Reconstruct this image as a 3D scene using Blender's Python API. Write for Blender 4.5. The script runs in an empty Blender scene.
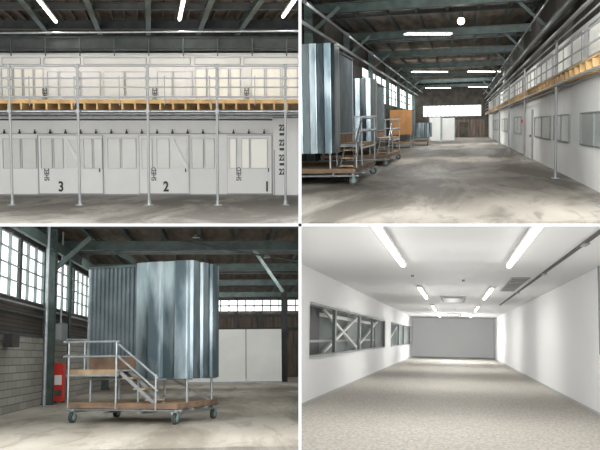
import bpy, bmesh, math, random
from mathutils import Vector, Matrix
random.seed(4)
F = 900.0          # focal length in px for a 600 px wide frame (54 mm)
T = 0.03           # thickness of the white partitions between the four rooms
Y0 = 9.0           # front edge of the partitions
sc = bpy.context.scene
try: sc.view_settings.view_transform = 'Standard'
except Exception: pass

# ------------------------------------------------------------------ materials
def lin(c):
    o = []
    for v in c:
        v /= 255.0
        o.append(v/12.92 if v <= .04045 else ((v+.055)/1.055)**2.4)
    return (*o, 1)
def mat(name, c1, c2=None, rough=.7, metal=0, scale=2., bump=0., emit=0., detail=6, stretch=(1,1,1), lo=.35, hi=.65, bscale=None, stain=None, sscale=.25):
    m = bpy.data.materials.new(name); m.use_nodes = True
    n = m.node_tree.nodes; l = m.node_tree.links
    b = n['Principled BSDF']
    b.inputs['Roughness'].default_value = rough
    b.inputs['Metallic'].default_value = metal
    b.inputs['Base Color'].default_value = lin(c1)
    if emit:
        b.inputs['Emission Color'].default_value = lin(c1)
        b.inputs['Emission Strength'].default_value = emit
    if c2 or bump:
        tc = n.new('ShaderNodeTexCoord'); mp = n.new('ShaderNodeMapping')
        mp.inputs['Scale'].default_value = stretch
        l.new(tc.outputs['Object'], mp.inputs['Vector'])
        nz = n.new('ShaderNodeTexNoise'); nz.inputs['Scale'].default_value = scale
        nz.inputs['Detail'].default_value = detail
        l.new(mp.outputs[0], nz.inputs['Vector'])
        if c2:
            r = n.new('ShaderNodeValToRGB')
            r.color_ramp.elements[0].position = lo; r.color_ramp.elements[1].position = hi
            r.color_ramp.elements[0].color = lin(c1); r.color_ramp.elements[1].color = lin(c2)
            l.new(nz.outputs['Fac'], r.inputs['Fac']); out = r.outputs[0]
            if stain:
                for sc_, lo_, hi_, a_ in ((sscale, .46, .56, .85), (sscale*4.5, .52, .62, .55)):
                    n2 = n.new('ShaderNodeTexNoise'); n2.inputs['Scale'].default_value = sc_; n2.inputs['Detail'].default_value = 13
                    n2.inputs['Roughness'].default_value = .68; n2.inputs['Distortion'].default_value = .8
                    l.new(mp.outputs[0], n2.inputs['Vector'])
                    r2 = n.new('ShaderNodeValToRGB'); r2.color_ramp.elements[0].position = lo_; r2.color_ramp.elements[1].position = hi_
                    r2.color_ramp.elements[0].color = (0,0,0,1); r2.color_ramp.elements[1].color = (a_,a_,a_,1)
                    l.new(n2.outputs['Fac'], r2.inputs['Fac'])
                    mx = n.new('ShaderNodeMixRGB'); l.new(r2.outputs[0], mx.inputs[0]); l.new(out, mx.inputs[1])
                    mx.inputs[2].default_value = lin(stain); out = mx.outputs[0]
            l.new(out, b.inputs['Base Color'])
        if bump:
            bp = n.new('ShaderNodeBump'); bp.inputs['Strength'].default_value = bump
            bp.inputs['Distance'].default_value = .02
            nz2 = n.new('ShaderNodeTexNoise'); nz2.inputs['Scale'].default_value = bscale or scale*6
            l.new(mp.outputs[0], nz2.inputs['Vector'])
            l.new(nz2.outputs['Fac'], bp.inputs['Height']); l.new(bp.outputs[0], b.inputs['Normal'])
    return m
def blockmat(name, c1, c2, mortar, bw, bh, axes='YZ'):
    m = bpy.data.materials.new(name); m.use_nodes = True
    n = m.node_tree.nodes; l = m.node_tree.links; b = n['Principled BSDF']
    b.inputs['Roughness'].default_value = .9
    tc = n.new('ShaderNodeTexCoord'); s = n.new('ShaderNodeSeparateXYZ'); c = n.new('ShaderNodeCombineXYZ')
    l.new(tc.outputs['Object'], s.inputs[0]); l.new(s.outputs[axes[0]], c.inputs[0]); l.new(s.outputs[axes[1]], c.inputs[1])
    br = n.new('ShaderNodeTexBrick'); br.inputs['Scale'].default_value = 1
    br.inputs['Brick Width'].default_value = bw; br.inputs['Row Height'].default_value = bh
    br.inputs['Mortar Size'].default_value = .014
    br.inputs['Color1'].default_value = lin(c1); br.inputs['Color2'].default_value = lin(c2); br.inputs['Mortar'].default_value = lin(mortar)
    l.new(c.outputs[0], br.inputs['Vector']); l.new(br.outputs['Color'], b.inputs['Base Color'])
    return m

WHITE = mat('white_paint', (236,236,234), (228,228,226), .6, scale=.6)
WHITE4 = mat('white_wallpaper', (243,244,245), None, .8)
PART = mat('partition_white', (250,250,250), None, .9)
TRIM = mat('grey_trim', (150,152,152), None, .5)
SEAM = mat('door_seam', (186,187,186), None, .6)
PANE = mat('frosted_pane', (212,213,208), (224,224,219), .35, scale=.8)
PANEW = mat('lit_frosted_pane', (234,232,222), None, .35, emit=.1)
PIPE = mat('galvanised_pipe', (172,176,178), (146,152,156), .35, .5, scale=6)
WOOD = mat('joist_timber', (192,158,106), (150,118,76), .7, scale=3, stretch=(1,.3,1))
PLY = mat('plywood_deck', (176,154,124), (140,117,90), .7, scale=3)
PLYD = mat('worn_plywood', (138,112,90), (102,82,67), .7, scale=3)
STEEL = mat('green_steel', (76,92,88), (54,67,64), .5, .1, scale=3)
STEEL2 = mat('dark_steel', (60,65,63), (44,48,47), .55, .1, scale=3)
ROOF = mat('roof_boards', (110,94,76), (70,60,50), .9, scale=1.6, stretch=(3,.4,1))
ROOFD = mat('roof_boards_dark', (130,119,106), (84,77,69), .9, scale=1.2, stretch=(2,.3,1))
BLACK = mat('black_paint', (18,18,18), None, .5)
DARKW = mat('dark_cladding', (82,77,71), (56,52,48), .85, scale=1.5)
RUST = mat('rusty_cladding', (116,102,91), (74,66,60), .85, scale=1.2, stretch=(4,1,.5))
FLOOR1 = mat('concrete_floor_a', (150,147,141), (184,180,173), .65, scale=.7, stretch=(1,.4,1), bump=.1, detail=12, stain=(114,110,103), sscale=.45)
FLOOR2 = mat('concrete_floor_b', (138,132,123), (170,164,154), .5, scale=.7, stretch=(1,.2,1), bump=.1, detail=12, stain=(90,85,77), sscale=.4)
FLOOR3 = mat('concrete_floor_c', (162,154,142), (186,179,168), .6, scale=.7, stretch=(1,.2,1), bump=.1, detail=12, stain=(128,120,107), sscale=.42)
CARPET = mat('carpet', (168,163,155), (192,187,179), .95, scale=22, stretch=(1,.3,1), detail=6, lo=.38, hi=.62)
CEIL4 = mat('ceiling_white', (228,229,230), None, .85)
LAMP = mat('lamp_tube', (255,253,246), None, .4, emit=9)
SKYW = mat('daylit_glass', (234,240,240), None, .3, emit=1.0)
SKYE = mat('daylit_glass_bright', (236,246,244), None, .3, emit=2.0)
GALV = mat('galvanised_sheet', (160,172,177), (82,96,102), .32, .82, scale=1.3, stretch=(1.6,1.6,.4), bump=.15, bscale=3, detail=6, lo=.38, hi=.6)
CORR = mat('corrugated_sheet', (112,122,127), (88,98,103), .45, .5, scale=1.5)
BLOCK = blockmat('concrete_blocks', (154,151,143), (134,132,124), (98,96,91), .9, .2)
BRICK = blockmat('dark_slats', (78,70,63), (62,56,51), (40,37,34), 1.4, .11)
RED = mat('red_enamel', (206,44,30), None, .45)
YEL = mat('orange_panel', (196,140,84), (174,122,70), .6, scale=2)
TIRE = mat('grey_rubber', (62,66,64), None, .6)
CASTER = mat('caster_green', (120,142,138), None, .5)
GREYBOX = mat('grey_box', (120,128,128), None, .5)
GLASSG = mat('grey_glass', (140,148,146), (186,191,189), .25, scale=.5, stretch=(1,.2,1))
TARP = mat('pale_sheet', (238,238,234), (230,230,226), .7, scale=1)

# ------------------------------------------------------------------ rooms
class Room:
    """rigid placement of a full-size room (x right, y along the room, z up, eye level z=0)"""
    def __init__(s, u0, v0, sx, sz):
        D = Vector((u0-300, F, 225-v0)).normalized()
        R = D.cross(Vector((0,0,1))).normalized(); U = R.cross(D)
        s.R3 = Matrix((R, D, U)).transposed(); s.M = s.R3.to_4x4(); s.sx = sx; s.sz = sz
    def at(s, u, v, x=None, y=None, z=None):
        r = s.R3.transposed() @ Vector((u-300, F, 225-v))
        if x is not None: return r*(x/r.x)
        if y is not None: return r*(y/r.y)
        return r*(z/r.z)

class B:
    def __init__(s, name, room, frame=None):
        s.name = name; s.room = room; s.bm = bmesh.new(); s.mats = []; s.fr = frame
    def mi(s, m):
        if m not in s.mats: s.mats.append(m)
        return s.mats.index(m)
    def add(s, vs, fs, m, smooth=False):
        k = s.mi(m)
        V = [s.bm.verts.new(s.fr @ Vector(v) if s.fr else Vector(v)) for v in vs]
        for f in fs:
            try:
                q = s.bm.faces.new([V[i] for i in f]); q.material_index = k; q.smooth = smooth
            except ValueError: pass
    def box(s, x0, x1, y0, y1, z0, z1, m):
        vs = [(x,y,z) for x in (x0,x1) for y in (y0,y1) for z in (z0,z1)]
        s.add(vs, [(0,1,3,2),(4,6,7,5),(0,4,5,1),(2,3,7,6),(0,2,6,4),(1,5,7,3)], m); return s
    def rect(s, u0, v0, u1, v1, y, th, m):
        p = s.room.at(u0,v0,y=y); q = s.room.at(u1,v1,y=y)
        return s.box(min(p.x,q.x), max(p.x,q.x), y, y+th, min(p.z,q.z), max(p.z,q.z), m)
    def bar(s, p, q, w, h, m):
        p = Vector(p); q = Vector(q); d = (q-p).normalized()
        up = Vector((0,0,1)) if abs(d.z) < .95 else Vector((0,1,0))
        a = d.cross(up).normalized()*(w/2); b = a.cross(d).normalized()*(h/2)
        vs = [p-a-b, p+a-b, p+a+b, p-a+b, q-a-b, q+a-b, q+a+b, q-a+b]
        s.add(vs, [(0,1,2,3),(7,6,5,4),(0,4,5,1),(1,5,6,2),(2,6,7,3),(3,7,4,0)], m); return s
    def ibeam(s, p, q, w, h, m, t=.03):
        p = Vector(p); q = Vector(q); d = (q-p).normalized()
        up = Vector((0,0,1)) if abs(d.z) < .95 else Vector((0,1,0))
        o = d.cross(up).normalized().cross(d).normalized()*(h/2-t/2)
        s.bar(p+o, q+o, w, t, m); s.bar(p-o, q-o, w, t, m); s.bar(p, q, t, h-t, m); return s
    def cyl(s, p, q, r, m, n=10):
        p = Vector(p); q = Vector(q); d = (q-p).normalized()
        up = Vector((0,0,1)) if abs(d.z) < .9 else Vector((1,0,0))
        a = d.cross(up).normalized(); b = a.cross(d)
        vs = []
        for e in (p, q):
            for i in range(n):
                t = 2*math.pi*i/n; vs.append(e + a*r*math.cos(t) + b*r*math.sin(t))
        s.add(vs, [(i,(i+1)%n,n+(i+1)%n,n+i) for i in range(n)], m, True)
        s.add(vs[:n], [tuple(range(n))], m); s.add(vs[n:], [tuple(reversed(range(n)))], m); return s
    def sheet(s, p, q, z0, z1, pitch, depth, m, nrm, prof=((0,0),(.35,0),(.5,1),(.85,1),(1,0))):
        """folded / corrugated sheet from p to q (plan), bulging along nrm"""
        p = Vector(p); q = Vector(q); L = (q-p).length; d = (q-p)/L; n = Vector(nrm).normalized()
        k = max(1, round(L/pitch)); pts = []
        for i in range(k):
            for (a, b) in prof[:-1] if i < k-1 else prof:
                pts.append(p + d*(L*(i+a)/k) + n*depth*b)
        vs = [(v.x, v.y, z0) for v in pts] + [(v.x, v.y, z1) for v in pts]; N = len(pts)
        s.add(vs, [(i,i+1,N+i+1,N+i) for i in range(N-1)], m); return s
    def finish(s, parent=None):
        bm = s.bm; bmesh.ops.recalc_face_normals(bm, faces=bm.faces[:])
        bm.transform(s.room.M)
        e = T/2+.002
        for co, no in ((Vector((s.room.sx*e,0,0)), Vector((s.room.sx,0,0))),
                       (Vector((0,0,s.room.sz*e)), Vector((0,0,s.room.sz))),
                       (Vector((0,Y0+.02,0)), Vector((0,1,0)))):
            bmesh.ops.bisect_plane(bm, geom=bm.verts[:]+bm.edges[:]+bm.faces[:], plane_co=co, plane_no=no, clear_inner=True)
        if not bm.verts: print('EMPTY', s.name); return None
        bm.transform(s.room.M.inverted())
        c = Vector([(min(v.co[i] for v in bm.verts)+max(v.co[i] for v in bm.verts))/2 for i in range(3)])
        c.z = min(v.co.z for v in bm.verts)
        bm.transform(Matrix.Translation(-c))
        me = bpy.data.meshes.new(s.name); bm.to_mesh(me); bm.free()
        for m in s.mats: me.materials.append(m)
        o = bpy.data.objects.new(s.name, me); sc.collection.objects.link(o)
        if parent:
            bpy.context.view_layer.update(); o.parent = parent; o.matrix_parent_inverse = parent.matrix_world.inverted()
        o.matrix_world = s.room.M @ Matrix.Translation(c)
        return o

def area(room, p, sx, sy, power, rot=None, parent=None, name='lamp_light', col=(1,.98,.95)):
    l = bpy.data.lights.new(name, 'AREA'); l.shape = 'RECTANGLE'; l.size = sx; l.size_y = sy; l.energy = power; l.color = col
    o = bpy.data.objects.new(name, l); sc.collection.objects.link(o)
    mw = room.M @ Matrix.Translation(Vector(p)) @ (rot or Matrix.Identity(4))
    if parent:
        bpy.context.view_layer.update(); o.parent = parent; o.matrix_parent_inverse = parent.matrix_world.inverted()
    o.matrix_world = mw
    return o
def soft(room, x0, x1, y, z0, z1, dens, tilt=0, col=(.99,1,.99)):
    """large soft fill panel added inside the room, shining down its length; dens = W per m2"""
    return area(room, ((x0+x1)/2, y, (z0+z1)/2), x1-x0, z1-z0, dens*(x1-x0)*(z1-z0), Matrix.Rotation(math.radians(90-tilt),4,'X'), None, 'hall_fill', col)  # unseen fill panel added to brighten the room
def point(room, p, power, col=(1,1,.99)):
    l = bpy.data.lights.new('room_fill', 'POINT'); l.energy = power; l.color = col; l.shadow_soft_size = 0
    o = bpy.data.objects.new('room_fill', l); sc.collection.objects.link(o); o.matrix_world = room.M @ Matrix.Translation(Vector(p))  # bare fill light added to brighten the office, no fixture behind it
def text(room, body, p, size, rot, parent, m=BLACK, bold=.006, sx=1):
    c = bpy.data.curves.new('lettering', 'FONT'); c.body = body; c.size = size; c.align_x = 'CENTER'; c.align_y = 'CENTER'
    c.extrude = .004; c.offset = bold; c.materials.append(m)
    o = bpy.data.objects.new('lettering', c); sc.collection.objects.link(o)
    bpy.context.view_layer.update()
    if parent: o.parent = parent; o.matrix_parent_inverse = parent.matrix_world.inverted()
    o.matrix_world = room.M @ Matrix.Translation(Vector(p)) @ Matrix.Rotation(math.pi/2,4,'X') @ Matrix.Rotation(math.radians(rot),4,'Z') @ Matrix.Diagonal((sx,1,1,1))
    return o
def fixture(room, p, q, w, power, name='fluorescent_lamp', drop=.0):
    """batten with tube, from p to q"""
    p = Vector(p); q = Vector(q); b = B(name, room)
    up = Vector((0,0,.035))
    b.bar(p+up, q+up, w, .05, WHITE); b.bar(p-up*.2, q-up*.2, w*.55, .04, LAMP)
    o = b.finish()
    if o and power:
        d = q-p; ang = math.atan2(d.y, d.x)
        area(room, (p+q)/2-Vector((0,0,.08)), d.length, w*.6, power, Matrix.Rotation(ang,4,'Z'), o)
    return o

# ================================================================== partitions between the rooms
def plain(name, x0,x1,y0,y1,z0,z1,m):
    me = bpy.data.meshes.new(name); bm = bmesh.new(); bmesh.ops.create_cube(bm, size=1)
    bm.transform(Matrix.Translation(((x0+x1)/2,(y0+y1)/2,(z0+z1)/2)) @ Matrix.Diagonal((x1-x0,y1-y0,z1-z0,1)))
    bm.to_mesh(me); me.materials.append(m); o = bpy.data.objects.new(name, me); sc.collection.objects.link(o); return o
plain('wall_partition', -T/2, T/2, Y0, 125, -32, 32, PART)
plain('floor_partition', -44, 44, Y0, 125, -T/2+.0005, T/2-.0005, PART)

# ================================================================== ROOM 1 : hall elevation with three numbered doors
r = Room(300, 148, -1, 1)
W = 28.7
B('floor', r).box(-14, .6, 12, 36, -1.6, -1.5, FLOOR1).finish()
b = B('wall_back', r)
b.box(-14, .6, W, W+.15, -1.5, 2.98, WHITE)
b.rect(-40, 66, 300, 66.7, W-.02, .02, TRIM)
wb = b.finish()
B('baseboard_back', r).rect(-40, 194, 300, 195.5, W-.03, .03, TRIM).finish()
def sdoor(u0, u1, v0, v1, num, nu, tu):
    b = B('sliding_door', r); y = W-.10
    b.rect(u0, v0, u1, v1, y, .06, WHITE)
    for uu in (u0, u1-.5): b.rect(uu, v0, uu+.5, v1, y-.015, .015, TRIM)
    b.rect(u0, v0, u1, v0+.5, y-.015, .015, SEAM); b.rect(u0, v1-.6, u1, v1, y-.015, .015, TRIM)
    b.rect(u1-4, 168, u1-3, 172, y-.04, .04, BLACK)
    o = b.finish()
    text(r, num, r.at(nu, 187, y=y-.02), .44, 0, o, bold=.012, sx=.8)
    text(r, 'SHED', r.at(tu, 174, y=y-.02), .21, 90, o, bold=.003, sx=.85)
    return o
d3 = sdoor(38, 103, 135, 194, '3', 61, 47)
d2 = sdoor(139, 189, 135, 194, '2', 166, 154)
d1 = sdoor(227, 272, 135, 194, '1', 267, 239)
def win(name, room, panes, v0, v1, y, m, fr=TRIM, fw=.5, parent=None):
    b = B(name, room)
    for (a, c) in panes:
        b.rect(a, v0, c, v1, y, .02, m)
        b.rect(a-fw, v0-fw, a, v1+fw, y-.02, .04, fr); b.rect(c, v0-fw, c+fw, v1+fw, y-.02, .04, fr)
        b.rect(a, v0-fw, c, v0, y-.02, .04, fr); b.rect(a, v1, c, v1+fw, y-.02, .04, fr)
    return b.finish(parent)
win('window_1', r, [(3,11),(12,20),(22,36)], 139, 168, W-.03, PANE, SEAM)
win('door_pane', r, [(41,52),(54,63)], 139, 168, W-.13, PANE, SEAM, parent=d3)
win('door_pane', r, [(84,92),(94,102)], 139, 168, W-.13, PANE, SEAM, parent=d3)
win('window_2', r, [(108,120),(122,136)], 139, 168, W-.03, PANE, SEAM)
win('door_pane', r, [(142,152),(157,169)], 139, 168, W-.13, PANE, SEAM, parent=d2)
win('window_3', r, [(192,203),(205,214)], 139, 168, W-.03, PANE, SEAM)
win('door_pane', r, [(230,236),(242,249),(251,267)], 139, 168, W-.13, PANEW, SEAM, parent=d1)
def brace(room, u0, u1, v0, v1, y, parent):
    b = B('brace', room)
    b.rect(u0, v0, u1, v1, y, .02, PANE)
    b.bar(room.at(u0,v0,y=y-.05), room.at(u1,v1,y=y-.05), .02, .09, WHITE)
    b.finish(parent)
brace(r, 66, 82, 139, 168, W-.13, d3); brace(r, 172, 187, 139, 168, W-.13, d2)
b = B('door_track', r)
b.rect(-40, 119, 272, 120.3, W-.2, .15, STEEL2)
b.rect(-40, 133.4, 272, 134, W-.16, .06, TRIM)
u = 4
while u < 272:
    p = r.at(u, 132.5, y=W-.2); b.cyl(p, p+Vector((0,.05,0)), .042, BLACK, 8); b.box(p.x-.015,p.x+.015,p.y,p.y+.04,p.z,p.z+.1,BLACK); u += 15.3
b.finish()
b = B('notice_board', r)
b.rect(273, 115, 298, 195, W-.05, .04, WHITE)
b.rect(273, 114, 298, 118, W-.16, .1, RUST)
b.rect(274, 150, 274.8, 195, W-.08, .03, TRIM)
for v in (133, 148, 163): b.rect(279.5, v, 284.5, v+2.5, W-.08, .03, STEEL2)
nb = b.finish()
for v in (128, 143, 158, 172): text(r, '22', r.at(282, v, y=W-.07), .26, 0, nb, bold=.009, sx=.75)
win('window_4', r, [(2,12),(14,22),(24,33),(35,43)], 69, 96, W-.03, PANEW, SEAM)
win('window_5', r, [(48,58),(60,80),(82,100),(104,124),(126,146)], 72, 96, W-.03, WHITE, SEAM)
win('window_6', r, [(158,172),(174,192)], 72, 96, W-.03, WHITE, SEAM)
win('window_7', r, [(196,206),(208,217),(219,228),(231,240)], 69, 96, W-.03, PANEW, SEAM)
win('window_8', r, [(252,264),(267,280),(283,297)], 69, 96, W-.03, PANEW, SEAM)
win('window_9', r, [(2,40),(44,80),(84,146),(150,190),(195,240),(244,298)], 58, 64, W-.03, PANE, TRIM)
for (tu) in (45, 155, 247): text(r, 'SHED', r.at(tu, 94, y=W-.06), .21, 90, wb, bold=.003, sx=.85)
b = B('header_beam', r)
b.ibeam(r.at(-40,43,y=W-.3), r.at(300,43,y=W-.3), .3, .36, STEEL2)
b.rect(-40, 49, 300, 50.5, W-.25, .1, STEEL)
b.rect(-40, 53.5, 300, 54.3, W-.2, .05, PIPE)
u = 10
while u < 300: b.rect(u, 38, u+1.2, 56, W-.5, .05, STEEL); u += 34.5
b.finish()
B('wall_gable', r).box(-14,.6, 36, 36.2, 2, 6, DARKW).finish()
b = B('roof', r); b.box(-14, .6, 14, 40, 4.35, 4.45, ROOF)
for i in range(-26, 24):
    u = 150+i*14
    b.bar(r.at(u, 2, z=4.28), r.at(150+(u-150)*.86, 22, z=4.28), .05, .12, ROOF)
b.finish()
b = B('roof_beams', r)
for y, h, m in ((24.6,.26,STEEL2),(26.6,.2,STEEL2),(30.5,.3,STEEL2),(33.5,.3,STEEL)):
    b.ibeam((-14,y,4.1),(.4,y,4.1), .2, h, m)
for u in (20, 86, 148, 212, 262):
    b.ibeam(r.at(u, -4, z=4.0), r.at(150+(u-150)*.78, 32, z=4.0), .16, .22, STEEL)
b.cyl(r.at(0,33,y=27), r.at(299,31,y=27), .03, PIPE)
b.finish()
fixture(r, r.at(37,-2,z=3.85), r.at(56,22,z=3.85), .12, 50)
fixture(r, r.at(184,-2,z=3.85), r.at(179.5,20,z=3.85), .12, 50)
fixture(r, r.at(296,-2,z=3.85), r.at(283,17,z=3.85), .12, 50)
FY = 23.7
b = B('mezzanine_walkway', r)
b.box(-14, -.02, FY, W-.18, 1.19, 1.23, WOOD)
x = -13.9
while x < -.1:
    b.box(x, x+.05, FY-.05, W-.2, 1.0, 1.19, WOOD); x += .33
b.box(-14, -.02, FY-.02, FY, 1.16, 1.26, WOOD)
for yy in (FY+.05, FY+1.8, W-1.2): b.cyl((-14,yy,.96), (-.02,yy,.96), .035, PIPE)
for v in (66.5, 78.5, 87.5, 97):
    z = r.at(150, v, y=FY).z; b.cyl((-14,FY-.08,z), (-.02,FY-.08,z), .02, TRIM)
for u in (-20, 13, 80.5, 149.5, 218, 285.5):
    base = r.at(u, 205, z=-1.5); xx = base.x
    b.cyl((xx,FY-.02,-1.5), (xx,FY-.02,r.at(u,64,y=FY).z), .036, TRIM)
    b.box(xx-.1,xx+.1,FY-.12,FY+.08,-1.5,-1.485,PIPE)
    b.cyl((xx,FY-.02,-1.49),(xx,FY-.02,-1.38),.05,PIPE)
    b.cyl((xx,FY-.1,.96),(xx,FY+.1,.96),.06,TRIM)
    for v in (66.5, 78.5, 87.5):
        z = r.at(150, v, y=FY).z; b.box(xx-.05,xx+.05,FY-.12,FY+.02,z-.04,z+.04,TRIM)
u = 30
while u < 299:
    p = r.at(u, 100, y=FY); b.cyl((p.x,FY-.06,1.1),(p.x,FY-.06,r.at(u,76,y=FY).z),.012,TRIM,6); u += 45
b.finish()
soft(r, -11, -.15, 14.5, -1.1, 2.4, 21.5)

# ================================================================== ROOM 2 : long hall
r = Room(463, 124, 1, 1)
XR = 2.85; XL = -5.5; YE = 104
B('floor', r).box(-9, 5, 14, YE+2, -1.6, -1.5, FLOOR2).finish()
b = B('wall_right', r)
b.box(XR, XR+.15, 14, YE, -1.5, 2.3, WHITE)
wr = b.finish()
B('wall_right_upper', r).box(XR+.1, XR+.25, 14, YE, 2.3, 5, DARKW).finish()
b = B('wall_left', r)
b.box(XL-.15, XL, 20, YE, -1.5, 1.5, DARKW); b.box(XL-.15, XL, 20, 50, 1.5, 5, DARKW)
b.box(XL-.15, XL, 50, YE, 3.3, 5, DARKW)
b.finish()
b = B('window_14', r)
b.box(XL-.1, XL-.05, 50, YE, 1.5, 3.3, SKYE)
y = 50
while y < YE: b.box(XL-.06, XL+.02, y, y+.25, 1.5, 3.3, STEEL2); y += 4.2
for z in (1.5,2.1,2.7,3.25): b.box(XL-.06, XL, 50, YE, z, z+.05, STEEL2)
b.finish()
b = B('wall_end', r)
b.box(-6, 4, YE, YE+.2, -1.5, 5, DARKW)
b.box(-.9, 2.4, YE-.1, YE, -1.5, .5, RUST); b.box(-.4,.6, YE-.14, YE-.1, -1.5,.2, DARKW); b.finish()
b = B('window_15', r)
b.box(-4.5, 2, YE-.1, YE-.02, .9, 2.1, SKYW)
for i in range(14): b.box(-4.5+i*.5,-4.45+i*.5, YE-.15, YE-.1, .9, 2.1, STEEL2)
b.finish()
b = B('roof', r); b.box(-6.5, 4, 16, YE+1, 4.7, 4.8, ROOFD); b.finish()
b = B('roof_beams', r)
v_list = [31.5, 36.5, 42, 48, 53, 59, 65, 70, 76, 82, 88, 94, 100]
for i, y in enumerate(v_list):
    big = i % 2 == 0
    o = .19*8.5/2
    b.ibeam((XL, y+o, 4.15 if big else 4.45), (4, y-o, 4.15 if big else 4.45), .3 if big else .15, .34 if big else .18, STEEL if big else STEEL2)
for x in (-5.2,-4.2, -3, -1.8, -.6, .6, 1.8, 2.7): b.ibeam((x,18,4.5),(x,YE,4.5), .14, .16, STEEL2)
for i, y in enumerate(v_list[::2]):
    b.bar((XL+.1,y,3.1),(XL+1.3,y,4.1),.12,.12,STEEL)
    b.bar((XR-.05,y,3.1),(XR-1.1,y,4.1),.1,.1,STEEL)
    b.ibeam((XL+.2,y,-1.5),(XL+.2,y,4.3),.26,.3,STEEL)
b.bar((XR-.2,18,3.0),(XR-.2,YE,3.0),.1,.22,STEEL)
b.finish()
b = B('conduit_pipes', r)
for x, z, q in ((-4.7,3.75,.05),(-4.45,3.55,.035),(-5.0,3.3,.06),(2.55,2.45,.05),(2.4,2.75,.035),(2.2,3.2,.03)):
    b.cyl((x,16,z),(x,YE-1,z), q, TRIM, 8)
b.finish()
for (u0,u1,v,pw) in ((405,451,34,240),(412,447,72,280),(468,500,71.5,280),(426,450,88,240),(469,487,87,240),(436,452,97,200),(468,480,97,200)):
    z = 3.85
    p = r.at(u0,v,z=z); q = r.at(u1,v,z=z)
    fixture(r, p, q, .4, pw)
b = B('pendant_bulb', r)
p = r.at(461, 21, z=3.6)
for k in range(6):
    t0 = math.pi*k/6; t1 = math.pi*(k+1)/6; N = 10; R_=.13
    vs = [p+Vector((R_*math.sin(t)*math.cos(a*2*math.pi/N), R_*math.sin(t)*math.sin(a*2*math.pi/N), -R_*math.cos(t))) for t in (t0,t1) for a in range(N)]
    b.add(vs, [(i,(i+1)%N,N+(i+1)%N,N+i) for i in range(N)], LAMP, True)
b.cyl(p+Vector((0,0,.1)), p+Vector((0,0,.3)), .07, STEEL2); b.cyl(p+Vector((0,0,.3)), (p.x,p.y,4.6), .012, STEEL2)
b.finish()
k = 16
def xwin(room, X, y0, y1, z0, z1, n, pane, fr, side=-1, ft=.05, nz=0):
    global k
    b = B('window_%d' % k, room); k += 1
    b.box(X+side*.02, X, y0, y1, z0, z1, pane)
    for i in range(n+1):
        y = y0+(y1-y0)*i/n; w = ft*3
        b.box(X+side*.05, X, y-w/2, y+w/2, z0, z1, fr)
    for z in [z0, z1]+[z0+(z1-z0)*j/(nz+1) for j in range(1,nz+1)]: b.box(X+side*.05, X, y0, y1, z-ft/2, z+ft/2, fr)
    return b.finish()
for (u0,u1,n) in ((582,612,2),(555,570.5,2),(535.5,551,2)):
    ya = r.at(u1,124,x=XR).y; yb = r.at(u0,124,x=XR).y
    xwin(r, XR, ya, yb, -.55, .2, n, GLASSG if u0 == 582 else PANE, GREYBOX, ft=.03)
for ya,yb in ((46,52),(60,68),(76,86)): xwin(r, XR, ya, yb, -.55, .3, 2, PANE, TRIM)
b = B('door_1', r); b.box(XR-.05,XR,38.5,43,-1.5,.5,PANE); b.box(XR-.07,XR,38.3,38.6,-1.5,.55,TRIM); b.box(XR-.07,XR,42.8,43.1,-1.5,.55,TRIM); b.box(XR-.09,XR-.05,39,39.3,-.6,-.5,BLACK); b.finish(wr)
y = 15
while y < 98:
    xwin(r, XR, y+.4, y+6.6, 1.45, 2.15, 3, PANEW if y < 60 else PANE, TRIM, ft=.035); y += 7.4
b = B('alarm_box', r); b.box(XR-.08,XR,45,45.5,.0,.15,RED); b.finish(wr)
b = B('mezzanine_walkway', r)
b.box(2.4, XR-.01, 15, YE-1, 1.19, 1.23, WOOD)
y = 15
while y < YE-2: b.box(2.4, XR-.01, y, y+.16, 1.02, 1.19, WOOD); y += .95
b.cyl((2.42,15,.98),(2.42,YE-1,.98),.035,PIPE,8); b.cyl((2.75,15,.98),(2.75,YE-1,.98),.035,PIPE,8)
for z in (1.5,1.8,2.1): b.cyl((2.42,15,z),(2.42,YE-1,z),.02,TRIM,8)
for y in (16.5, 25, 37.5, 50, 63, 76, 89):
    b.cyl((2.44,y,-1.5),(2.44,y,2.15),.036,TRIM,8); b.box(2.34,2.54,y-.15,y+.15,-1.5,-1.48,PIPE)
    b.cyl((2.44,y,-1.49),(2.44,y,-1.36),.05,PIPE,8); b.cyl((2.44,y,.98),(XR-.02,y,.98),.03,PIPE,8)
b.finish()
soft(r, -2.2, 2.4, 13, .2, 3.8, 46)
for y in (26,36,46,56,66,76,86,95): soft(r, -4.4, 2.0, y, 2.9, 3.9, 33, 24)

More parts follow.
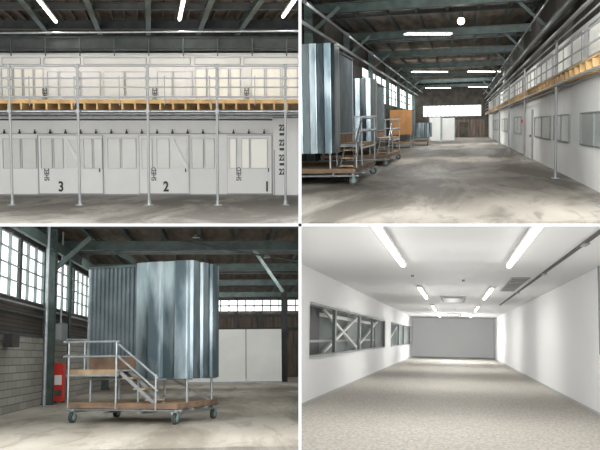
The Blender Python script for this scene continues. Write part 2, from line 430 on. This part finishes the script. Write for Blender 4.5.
# ---------------------------------------------------------------- rolling galvanised hut
def hut(room, org, e1, e2, La, Lb, galv, z0, zt, zg, stair_a, name='rolling_metal_hut', rail=1.0, ys=1., fold=.66):
    """z0 ground, zt roof, zg hut floor; a along long side, b into the hut"""
    e1 = Vector((*e1,0)).normalized(); e2 = Vector((*e2,0)).normalized()
    fr = Matrix(((e1.x,e2.x,0,org[0]),(e1.y,e2.y,0,org[1]),(0,0,1,0),(0,0,0,1)))
    b = B(name, room, fr)
    zp = z0+.38
    P0, P1, Q0, Q1 = .0, La+.05, -.55, Lb-.05
    b.box(P0,P1,Q0,Q1, zp, zp+.035, PLY); b.box(P0,P1,Q0-.02,Q0+.02, zp-.07, zp+.04, PLYD); b.box(P0-.02,P0+.02,Q0,Q1,zp-.07,zp+.04,PLYD)
    for qq in (Q0+.05, 0, Lb*.5, Q1-.05): b.cyl((P0-.08,qq,zp-.1),(P1+.08,qq,zp-.1),.027,PIPE)
    for aa in (P0+.08, La*.33, La*.66, P1-.08): b.cyl((aa,Q0-.08,zp-.15),(aa,Q1+.08,zp-.15),.027,PIPE)
    for aa in (P0+.06, P1-.1):
        for qq in (Q0+.04, Q1-.1):
            b.cyl((aa-.035,qq,z0+.11),(aa+.035,qq,z0+.11),.11,TIRE,18)
            b.cyl((aa-.045,qq,z0+.11),(aa+.045,qq,z0+.11),.06,CASTER,12)
            b.box(aa-.06,aa-.045,qq-.03,qq+.03,z0+.1,z0+.25,CASTER); b.box(aa+.045,aa+.06,qq-.03,qq+.03,z0+.1,z0+.25,CASTER)
            b.box(aa-.08,aa+.08,qq-.07,qq+.07,z0+.24,z0+.26,CASTER)
            b.cyl((aa,qq,z0+.25),(aa,qq,zp-.08),.03,PIPE)
    for aa in (.12, galv, La-.08):
        for qq in (.1, Lb-.12): b.cyl((aa,qq,zp),(aa,qq,zg),.027,PIPE)
    for qq in (.1, Lb-.12): b.cyl((.0,qq,zg-.06),(La,qq,zg-.06),.027,PIPE)
    b.bar((.12,Lb-.12,zp),(galv,Lb-.12,zg),.03,.03,PIPE)
    b.box(.02,La,.03,Lb-.02,zg,zg+.05,PLYD); b.box(.04,La-.02,.12,Lb-.03,zt-.06,zt-.03,GALV)
    prof = ((0,.0),(.07,.9),(.12,1),(.52,1.25),(.57,.35),(.63,.2),(1,.0))
    b.sheet((.0,.0),(galv,.0),zg-.06,zt,fold*ys,.05,GALV,(0,-1),prof)
    b.sheet((.0,.0),(.0,Lb),zg-.06,zt,fold*.8,.06,GALV,(-1,0),prof)
    b.sheet((La,.14),(La,Lb),zg,zt-.05,.3,.05,GALV,(1,0),prof)
    b.sheet((.0,Lb),(La,Lb),zg,zt,.3,.05,GALV,(0,1),prof)
    b.box(galv-.01,galv+.01,-.0,.16,zg-.06,zt,GALV)
    b.sheet((galv,.15),(La,.15),zg+.42,zt-.06,.105*ys,.04,CORR,(0,-1))
    b.box(galv,La,.12,.17,zg+.05,zg+.42,PLYD)
    b.bar((galv+.0,.1,zt-.05),(La+.03,.1,zt-.05),.06,.05,STEEL); b.bar((galv,.1,zg+.42),(La,.1,zg+.42),.03,.03,PIPE)
    b.bar((La,.12,zg),(La,.12,zt-.03),.05,.05,PIPE)
    for f in (.33,.66):
        a_ = galv+(La-galv)*f; b.bar((a_,.16,zg),(a_,.16,zg+.42),.04,.04,PLY)
    zl = zg+.1; l0 = galv+.1*ys; l1 = La+.1; lb = -.52
    b.box(l0,l1,lb,.1,zl,zl+.04,PLY); b.box(l0,l1,lb-.02,lb+.01,zl-.06,zl+.05,PLY)
    for aa in (l0+.05, l1-.05):
        b.cyl((aa,lb-.03,z0+.3),(aa,lb-.03,zl+rail*.55),.025,PIPE)
    b.cyl((l1-.02,lb,zl-.07),(l1-.02,.1,zl-.07),.025,PIPE)
    b.cyl((l0,lb-.03,zl-.08),(l1,lb-.03,zl-.08),.025,PIPE)
    for h in (.28,.55): b.cyl((l0-.03,lb-.03,zl+rail*h),(l1+.08,lb-.03,zl+rail*h),.024,PIPE)
    for h in (.3,.6): b.cyl((l1-.05,lb-.1,zl+rail*h),(l1-.05,.1,zl+rail*h),.024,PIPE)
    b.cyl((l1-.05,.05,zg),(l1-.05,.05,zl+rail*.62),.025,PIPE)
    b.cyl((l0-.02,lb-.1,zl+.02),(l0-.02,.1,zl+.02),.025,PIPE)
    s0, s1 = l0, l0-stair_a
    n = 3
    for i in range(n):
        t = (i+.6)/n; aa = s0+(s1-s0)*t; zz = zl+(zp+.02-zl)*t
        b.box(aa-.13*ys,aa+.13*ys,lb+.05,-.12,zz-.02,zz+.015,PLY)
    for qq in (lb+.04,-.1):
        b.bar((s0,qq,zl),(s1,qq,zp+.02),.025,.07,PIPE)
    for h in (.5,.27): b.cyl((s0,lb-.03,zl+rail*h),(s1-.1*ys,lb-.03,zp+rail*h-.02),.024,PIPE)
    b.cyl((s1-.05,lb-.03,zp-.1),(s1-.05,lb-.03,zp+rail*.55),.025,PIPE)
    b.cyl((s1-.05,lb-.03,zp+.45*rail),(s1-.05,-.12,zp+.45*rail),.022,PIPE)
    return b.finish()

hut(r, (-3.27,22.9), (0,1), (-1,0), 5.2, 3.0, 1.4, -1.5, 2.1, -.62, 1.2, rail=1.35, ys=2.2, fold=.5)
hut(r, (-3.32,33.5), (0,1), (-1,0), 6.5, 2.0, 2.2, -1.5, 1.75, -.62, 1.6, rail=1.3, ys=3., fold=.5)
b = B('storage_container', r)
p = r.at(390,110,y=60); q = r.at(412,124,y=60); b.box(p.x,q.x,60,63,-.62,p.z,YEL)
b.sheet((q.x+.02,60),(q.x+.02,63),-.62,p.z,.4,.05,GALV,(1,0))
for x in (p.x+.1,q.x-.1):
    for yy in (60.2,62.8): b.cyl((x,yy,-1.5),(x,yy,-.6),.05,PIPE)
b.box(p.x,q.x,59.9,63.1,-1.2,-1.1,PLY); b.finish()
b = B('rolling_metal_hut', r)
p = r.at(412,122,y=66); q = r.at(429,136,y=66)
b.box(p.x,q.x,66.1,70,-.9,.1,DARKW); b.sheet((p.x,66),(q.x,66),-.9,.15,.3,.08,GALV,(0,-1)); b.sheet((q.x,66),(q.x,70),-.9,.15,.5,.08,GALV,(1,0))
b.box(p.x,q.x,65.9,70,-1.25,-1.15,PLY)
for x in (p.x+.1,q.x-.1): b.cyl((x-.03,66,-1.38),(x+.03,66,-1.38),.12,TIRE)
b.finish()
b = B('display_panel', r)
for (u0,u1,v0,y) in ((429,441,117.5,80),(441.5,455,118,80.5)):
    p = r.at(u0,v0,y=y); q = r.at(u1,v0,y=y); b.box(p.x,q.x,y,y+.1,-1.4,p.z,TARP); b.box(p.x,p.x+.08,y-.02,y+.3,-1.5,p.z,PIPE); b.box(q.x-.08,q.x,y-.02,y+.3,-1.5,p.z,PIPE)
b.finish()

# ================================================================== ROOM 3 : hall corner with hut
r = Room(230, 357, -1, -1)
G = -1.35; XL = -5.6; YB = 60
B('floor', r).box(-8, 8, 14, YB+1, G-.1, G, FLOOR3).finish()
b = B('wall_left', r)
b.box(XL-.2, XL, 16, YB, G, .64, BLOCK); b.finish()
b = B('wall_left_cladding', r)
b.box(XL-.25, XL-.06, 16, YB, .64, 1.62, BRICK); b.box(XL-.25, XL-.06, 16, YB, 3.25, 4.4, DARKW); b.box(XL-.1, XL+.03, 16, YB, .62, .7, STEEL2); b.finish()
b = B('window_40', r)
b.box(XL-.14, XL-.1, 16, YB, 1.62, 3.25, SKYE)
y = 16.2; i = 0
while y < YB:
    w = .16 if i % 4 == 0 else .05
    b.box(XL-.1, XL-.02, y, y+w*1.6, 1.62, 3.25, STEEL2 if i%4==0 else GREYBOX); y += 1.05; i += 1
for z in (1.62,2.05,2.45,2.85,3.22): b.box(XL-.1, XL-.03, 16, YB, z-.015, z+.015, GREYBOX)
b.finish()
b = B('steel_column', r)
for u in (48, 105, 137):
    p = r.at(u, 357, x=XL+.12)
    b.ibeam((p.x,p.y,G),(p.x,p.y,4.2),.34,.3,STEEL,.04)
    b.box(p.x-.25,p.x+.25,p.y-.3,p.y+.3,G,G+.04,STEEL2)
    b.bar((p.x+.1,p.y,2.7),(p.x+1.2,p.y,3.7),.14,.14,STEEL)
b.cyl((XL+.35,26.4,G),(XL+.35,26.4,4),.05,PIPE); b.cyl((XL+.2,31,G),(XL+.2,31,4),.06,STEEL)
b.cyl((XL+.1,16,1.2),(XL+.1,YB-1,1.2),.04,STEEL2); b.cyl((XL+.1,16,1.45),(XL+.1,YB-1,1.45),.03,PIPE)
sc3 = b.finish()
b = B('wall_back', r)
b.box(-7, 8, YB, YB+.2, G, 4.4, RUST)
x=-6
while x<8: b.bar((x,YB-.1,G),(x,YB-.1,4),.2,.15,STEEL2); x+=1.6
b.box(-7,8,YB-.15,YB,1.7,1.9,STEEL2); b.box(-7,8,YB-.15,YB,2.6,2.8,STEEL2); b.box(-7,8,YB-.12,YB,3.3,4.2,DARKW); b.finish()
b = B('window_41', r)
b.box(-1.2, 8, YB-.2, YB-.16, 3.0, 3.7, SKYE)
x = -1.2
while x < 8: b.box(x,x+.07,YB-.26,YB-.2,3.0,3.7,STEEL2); x += .55
b.box(-1.2,8,YB-.26,YB-.2,3.3,3.38,STEEL2); b.finish()
b = B('window_42', r)
b.box(-6.5,-2.2,YB-.2,YB-.16,1.95,2.5,SKYW)
for i in range(9): b.box(-6.5+i*.52,-6.44+i*.52,YB-.24,YB-.2,1.95,2.5,STEEL2)
b.finish()
b = B('roof', r); b.box(-8, 9, 16, YB+1, 4.15, 4.3, ROOF); b.finish()
b = B('roof_beams', r)
for i,y in enumerate((27,30.5,34,38,42,46,50,55)):
    b.ibeam((-7,y,3.75 if i%2 else 3.95),(9,y,3.75 if i%2 else 3.95),.2,.3 if i%2 else .2,STEEL if i%2 else STEEL2)
for x in (-4.6,-3.4,-2.2,-1,.2,1.4,2.6,3.8): b.ibeam((x,18,4.05),(x,YB-1,4.05),.12,.14,STEEL2)
b.bar((-5.4,20,3.4),(-5.0,YB-1,3.4),.12,.3,STEEL)
b.bar(r.at(76,228,y=31),r.at(135,262,y=31),.16,.16,STEEL)
b.bar(r.at(238,227,y=33),r.at(283,292,y=33),.12,.12,STEEL)
b.cyl(r.at(180,241,y=30),r.at(299,262,y=30),.03,STEEL)
b.cyl(r.at(160,262,y=40),r.at(299,262,y=40),.05,STEEL)
for u in (284,): p=r.at(u,300,y=49); b.ibeam((p.x,49,G),(p.x,49,4),.3,.3,STEEL2,.04)
b.finish()
for (u,v) in ((196,236),(267,256)):
    b = B('pendant_lamp', r); p = r.at(u,v,y=30)
    N=12
    vs=[p+Vector((R_*math.cos(a*2*math.pi/N),R_*math.sin(a*2*math.pi/N),h)) for R_,h in ((.14,-.06),(.05,.06)) for a in range(N)]
    b.add(vs,[(i,(i+1)%N,N+(i+1)%N,N+i) for i in range(N)],GREYBOX,True); b.add(vs[:N],[tuple(range(N))],WHITE); b.cyl(p+Vector((0,0,.06)),(p.x,p.y,4.1),.012,STEEL2); b.finish()
b = B('display_panel', r)
xs = [r.at(u,357,y=48).x for u in (186,212,246,282)]
for i in range(3):
    b.box(xs[i]+.02,xs[i+1]-.02,48,48.12,G+.06,1.44,TARP)
    b.bar((xs[i+1]-.2,48.1,G),(xs[i+1]-.2,48.1,1.3),.06,.06,PIPE)
b.box(xs[0],xs[3],47.95,48.2,G,G+.07,PIPE); b.finish()
b = B('fire_extinguisher_cabinet', r)
x0,x1,y = -5.52,-5.18,29.0
b.box(x0,x1,y,y+.4,G+.05,-.2,RED); b.box(x0+.06,x1-.06,y-.02,y,-.8,-.5,WHITE); b.box(x0+.06,x1-.06,y-.02,y,G+.2,-.95,RUST)
b.box(x0,x0+.05,y,y+.4,G,G+.05,BLACK); b.box(x1-.05,x1,y,y+.4,G,G+.05,BLACK); b.box(x0+.04,x1-.04,y,y+.4,-.2,-.12,RED); b.finish()
b = B('electrical_box', r)
b.box(-5.5,-5.15,28.5,29.3,.55,1.1,GREYBOX); b.box(-5.45,-5.2,28.47,28.5,.6,1.05,TRIM); b.cyl((-5.3,28.9,1.1),(-5.3,28.9,4),.03,PIPE)
b.box(-5.5,-5.3,22.6,23.4,.3,.62,BLACK); b.finish(sc3)
hut(r, (-.84,19.3), (-.91,.42), (.42,.91), 2.58, 1.4, 1.3, G, 2.06, -.38, .85, rail=1.15)
soft(r, -5.2, .9, 13.5, .1, 1.8, 26)
soft(r, -5.2, 1.6, 23, 2.5, 3.15, 24, 16)
for y in (32,41,51): soft(r, -5, 2.3, y, 2.7, 3.6, 27, 24)

# ================================================================== ROOM 4 : white office
r = Room(455, 338, 1, -1)
H = 1.4; XL = -3.0; XR = 2.7; YB = 66
B('floor', r).box(XL-.1, XR+.1, 9, YB, -H-.1, -H, CARPET).finish()
ceil = B('ceiling', r).box(XL-.1, XR+.1, 9, YB, H, H+.1, CEIL4).finish()
B('wall_back', r).box(XL-.1, XR+.1, YB, YB+.1, -H, H, WHITE4).finish()
B('wall_right', r).box(XR, XR+.1, 9, YB, -H, H, WHITE4).finish()
b = B('wall_left', r); z0, z1 = -.48, .70
b.box(XL-.12,XL,9,YB,-H,z0,WHITE4); b.box(XL-.12,XL,9,YB,z1,H,WHITE4)
for (a,c) in ((9,18.75),(39.7,43),(62.5,YB)): b.box(XL-.12,XL,a,c,z0,z1,WHITE4)
b.finish()
B('baseboard_left', r).box(XL,XL+.015,9,YB,-H,-H+.05,SEAM).finish()
B('baseboard_right', r).box(XR-.015,XR,9,YB,-H,-H+.05,SEAM).finish()
B('baseboard_back', r).box(XL,XR,YB-.02,YB,-H,-H+.05,SEAM).finish()
def owin(y0,y1,cols,name):
    b = B(name, r)
    ys_ = [y0+(y1-y0)*t for t,_ in cols]+[y1]
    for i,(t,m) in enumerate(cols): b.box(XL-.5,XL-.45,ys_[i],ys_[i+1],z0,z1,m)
    for y in ys_: b.box(XL-.1,XL-.02,y-.12,y+.12,z0,z1,GREYBOX)
    for z in (z0+.02,z1-.02): b.box(XL-.1,XL-.02,y0,y1,z-.03,z+.03,GREYBOX)
    b.box(XL-.5,XL,y0-.1,y0,z0,z1,WHITE4); b.box(XL-.5,XL,y1,y1+.1,z0,z1,WHITE4)
    b.box(XL-.5,XL,y0,y1,z1,z1+.05,WHITE4); b.box(XL-.5,XL,y0,y1,z0-.05,z0,WHITE4)
    return b
DK = mat('far_hall_dark',(26,28,28),None,.6)  # darkness of the room beyond the pane painted into this backing panel
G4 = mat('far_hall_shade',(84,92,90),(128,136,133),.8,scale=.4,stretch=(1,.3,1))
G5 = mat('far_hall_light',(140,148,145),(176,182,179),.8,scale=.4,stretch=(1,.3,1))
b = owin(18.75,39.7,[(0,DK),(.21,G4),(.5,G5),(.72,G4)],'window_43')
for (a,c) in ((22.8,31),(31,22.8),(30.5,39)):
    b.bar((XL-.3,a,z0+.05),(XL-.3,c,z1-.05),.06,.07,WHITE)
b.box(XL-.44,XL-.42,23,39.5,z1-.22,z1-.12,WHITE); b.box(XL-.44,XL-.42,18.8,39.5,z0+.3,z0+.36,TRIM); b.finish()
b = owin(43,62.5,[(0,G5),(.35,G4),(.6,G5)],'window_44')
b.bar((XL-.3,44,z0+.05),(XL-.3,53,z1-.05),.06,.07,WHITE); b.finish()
for (y0,y1) in ((10.2,16.8),(24.5,31),(38.5,45),(52,58)):
    for x in (-.95,.97):
        fixture(r,(x,y0,H-.08),(x,y1,H-.08),.12,28,'ceiling_lamp')
y = 14.0
while y < 52: point(r, (-.15, y, .0), 16); y += 2.2
for y in (52,54.2,56.4): point(r, (-.15, y, 0), 60)
point(r, (-.15, 58.6, 0), 130)
for (y0,y1) in ((30.8,36),(52,58.5)):
    b = B('air_conditioner_cassette', r); c0=-.5; c1=.38
    b.box(c0,c1,y0,y1,H-.03,H,SEAM); b.box(c0+.1,c1-.1,y0+.6,y1-.6,H-.045,H-.03,GREYBOX)
    for z in (c0+.04,c1-.08): b.box(z,z+.04,y0+.5,y1-.5,H-.04,H-.03,STEEL2)
    for z in (y0+.15,y1-.5): b.box(c0+.1,c1-.1,z,z+.35,H-.04,H-.03,PLYD)
    b.finish(ceil)
b = B('ceiling_vent', r); b.box(1.28,1.68,21,27,H-.02,H,TRIM)
for i in range(8): b.box(1.31,1.65,21.4+i*.68,21.7+i*.68,H-.03,H-.02,GREYBOX)
b.finish()
b = B('ceiling_track', r); b.box(1.80,1.84,9.2,38,H-.04,H,STEEL2)
for y in (13,19,27): b.box(1.78,1.86,y,y+.4,H-.06,H-.04,TRIM)
b.finish()
b = B('wall_conduit', r); b.cyl((XR-.04,17.6,H),(XR-.04,17.6,-.25),.02,TRIM); b.box(XR-.06,XR,17.3,17.9,-.45,-.25,WHITE); b.finish()
b = B('wall_socket', r); b.box(XR-.03,XR,17.0,17.5,-1.12,-.98,GREYBOX); b.box(XR-.04,XR-.03,17.1,17.4,-1.08,-1.02,BLACK); b.finish()
b = B('sprinkler_head', r)
for (x,y) in ((-.95,20.5),(.2,22),(.0,44)): b.cyl((x,y,H-.05),(x,y,H),.035,TRIM)
b.finish(ceil)

# ================================================================== camera + sky light
cam = bpy.data.cameras.new('camera'); cam.lens = 54; cam.sensor_width = 36; cam.clip_end = 500
co = bpy.data.objects.new('camera', cam); sc.collection.objects.link(co)
co.location = (0,0,0); co.rotation_euler = (math.pi/2,0,0); sc.camera = co
w = bpy.data.worlds.new('sky'); sc.world = w; w.use_nodes = True
w.node_tree.nodes['Background'].inputs[0].default_value = (.95,.98,1,1)
w.node_tree.nodes['Background'].inputs[1].default_value = 1.3
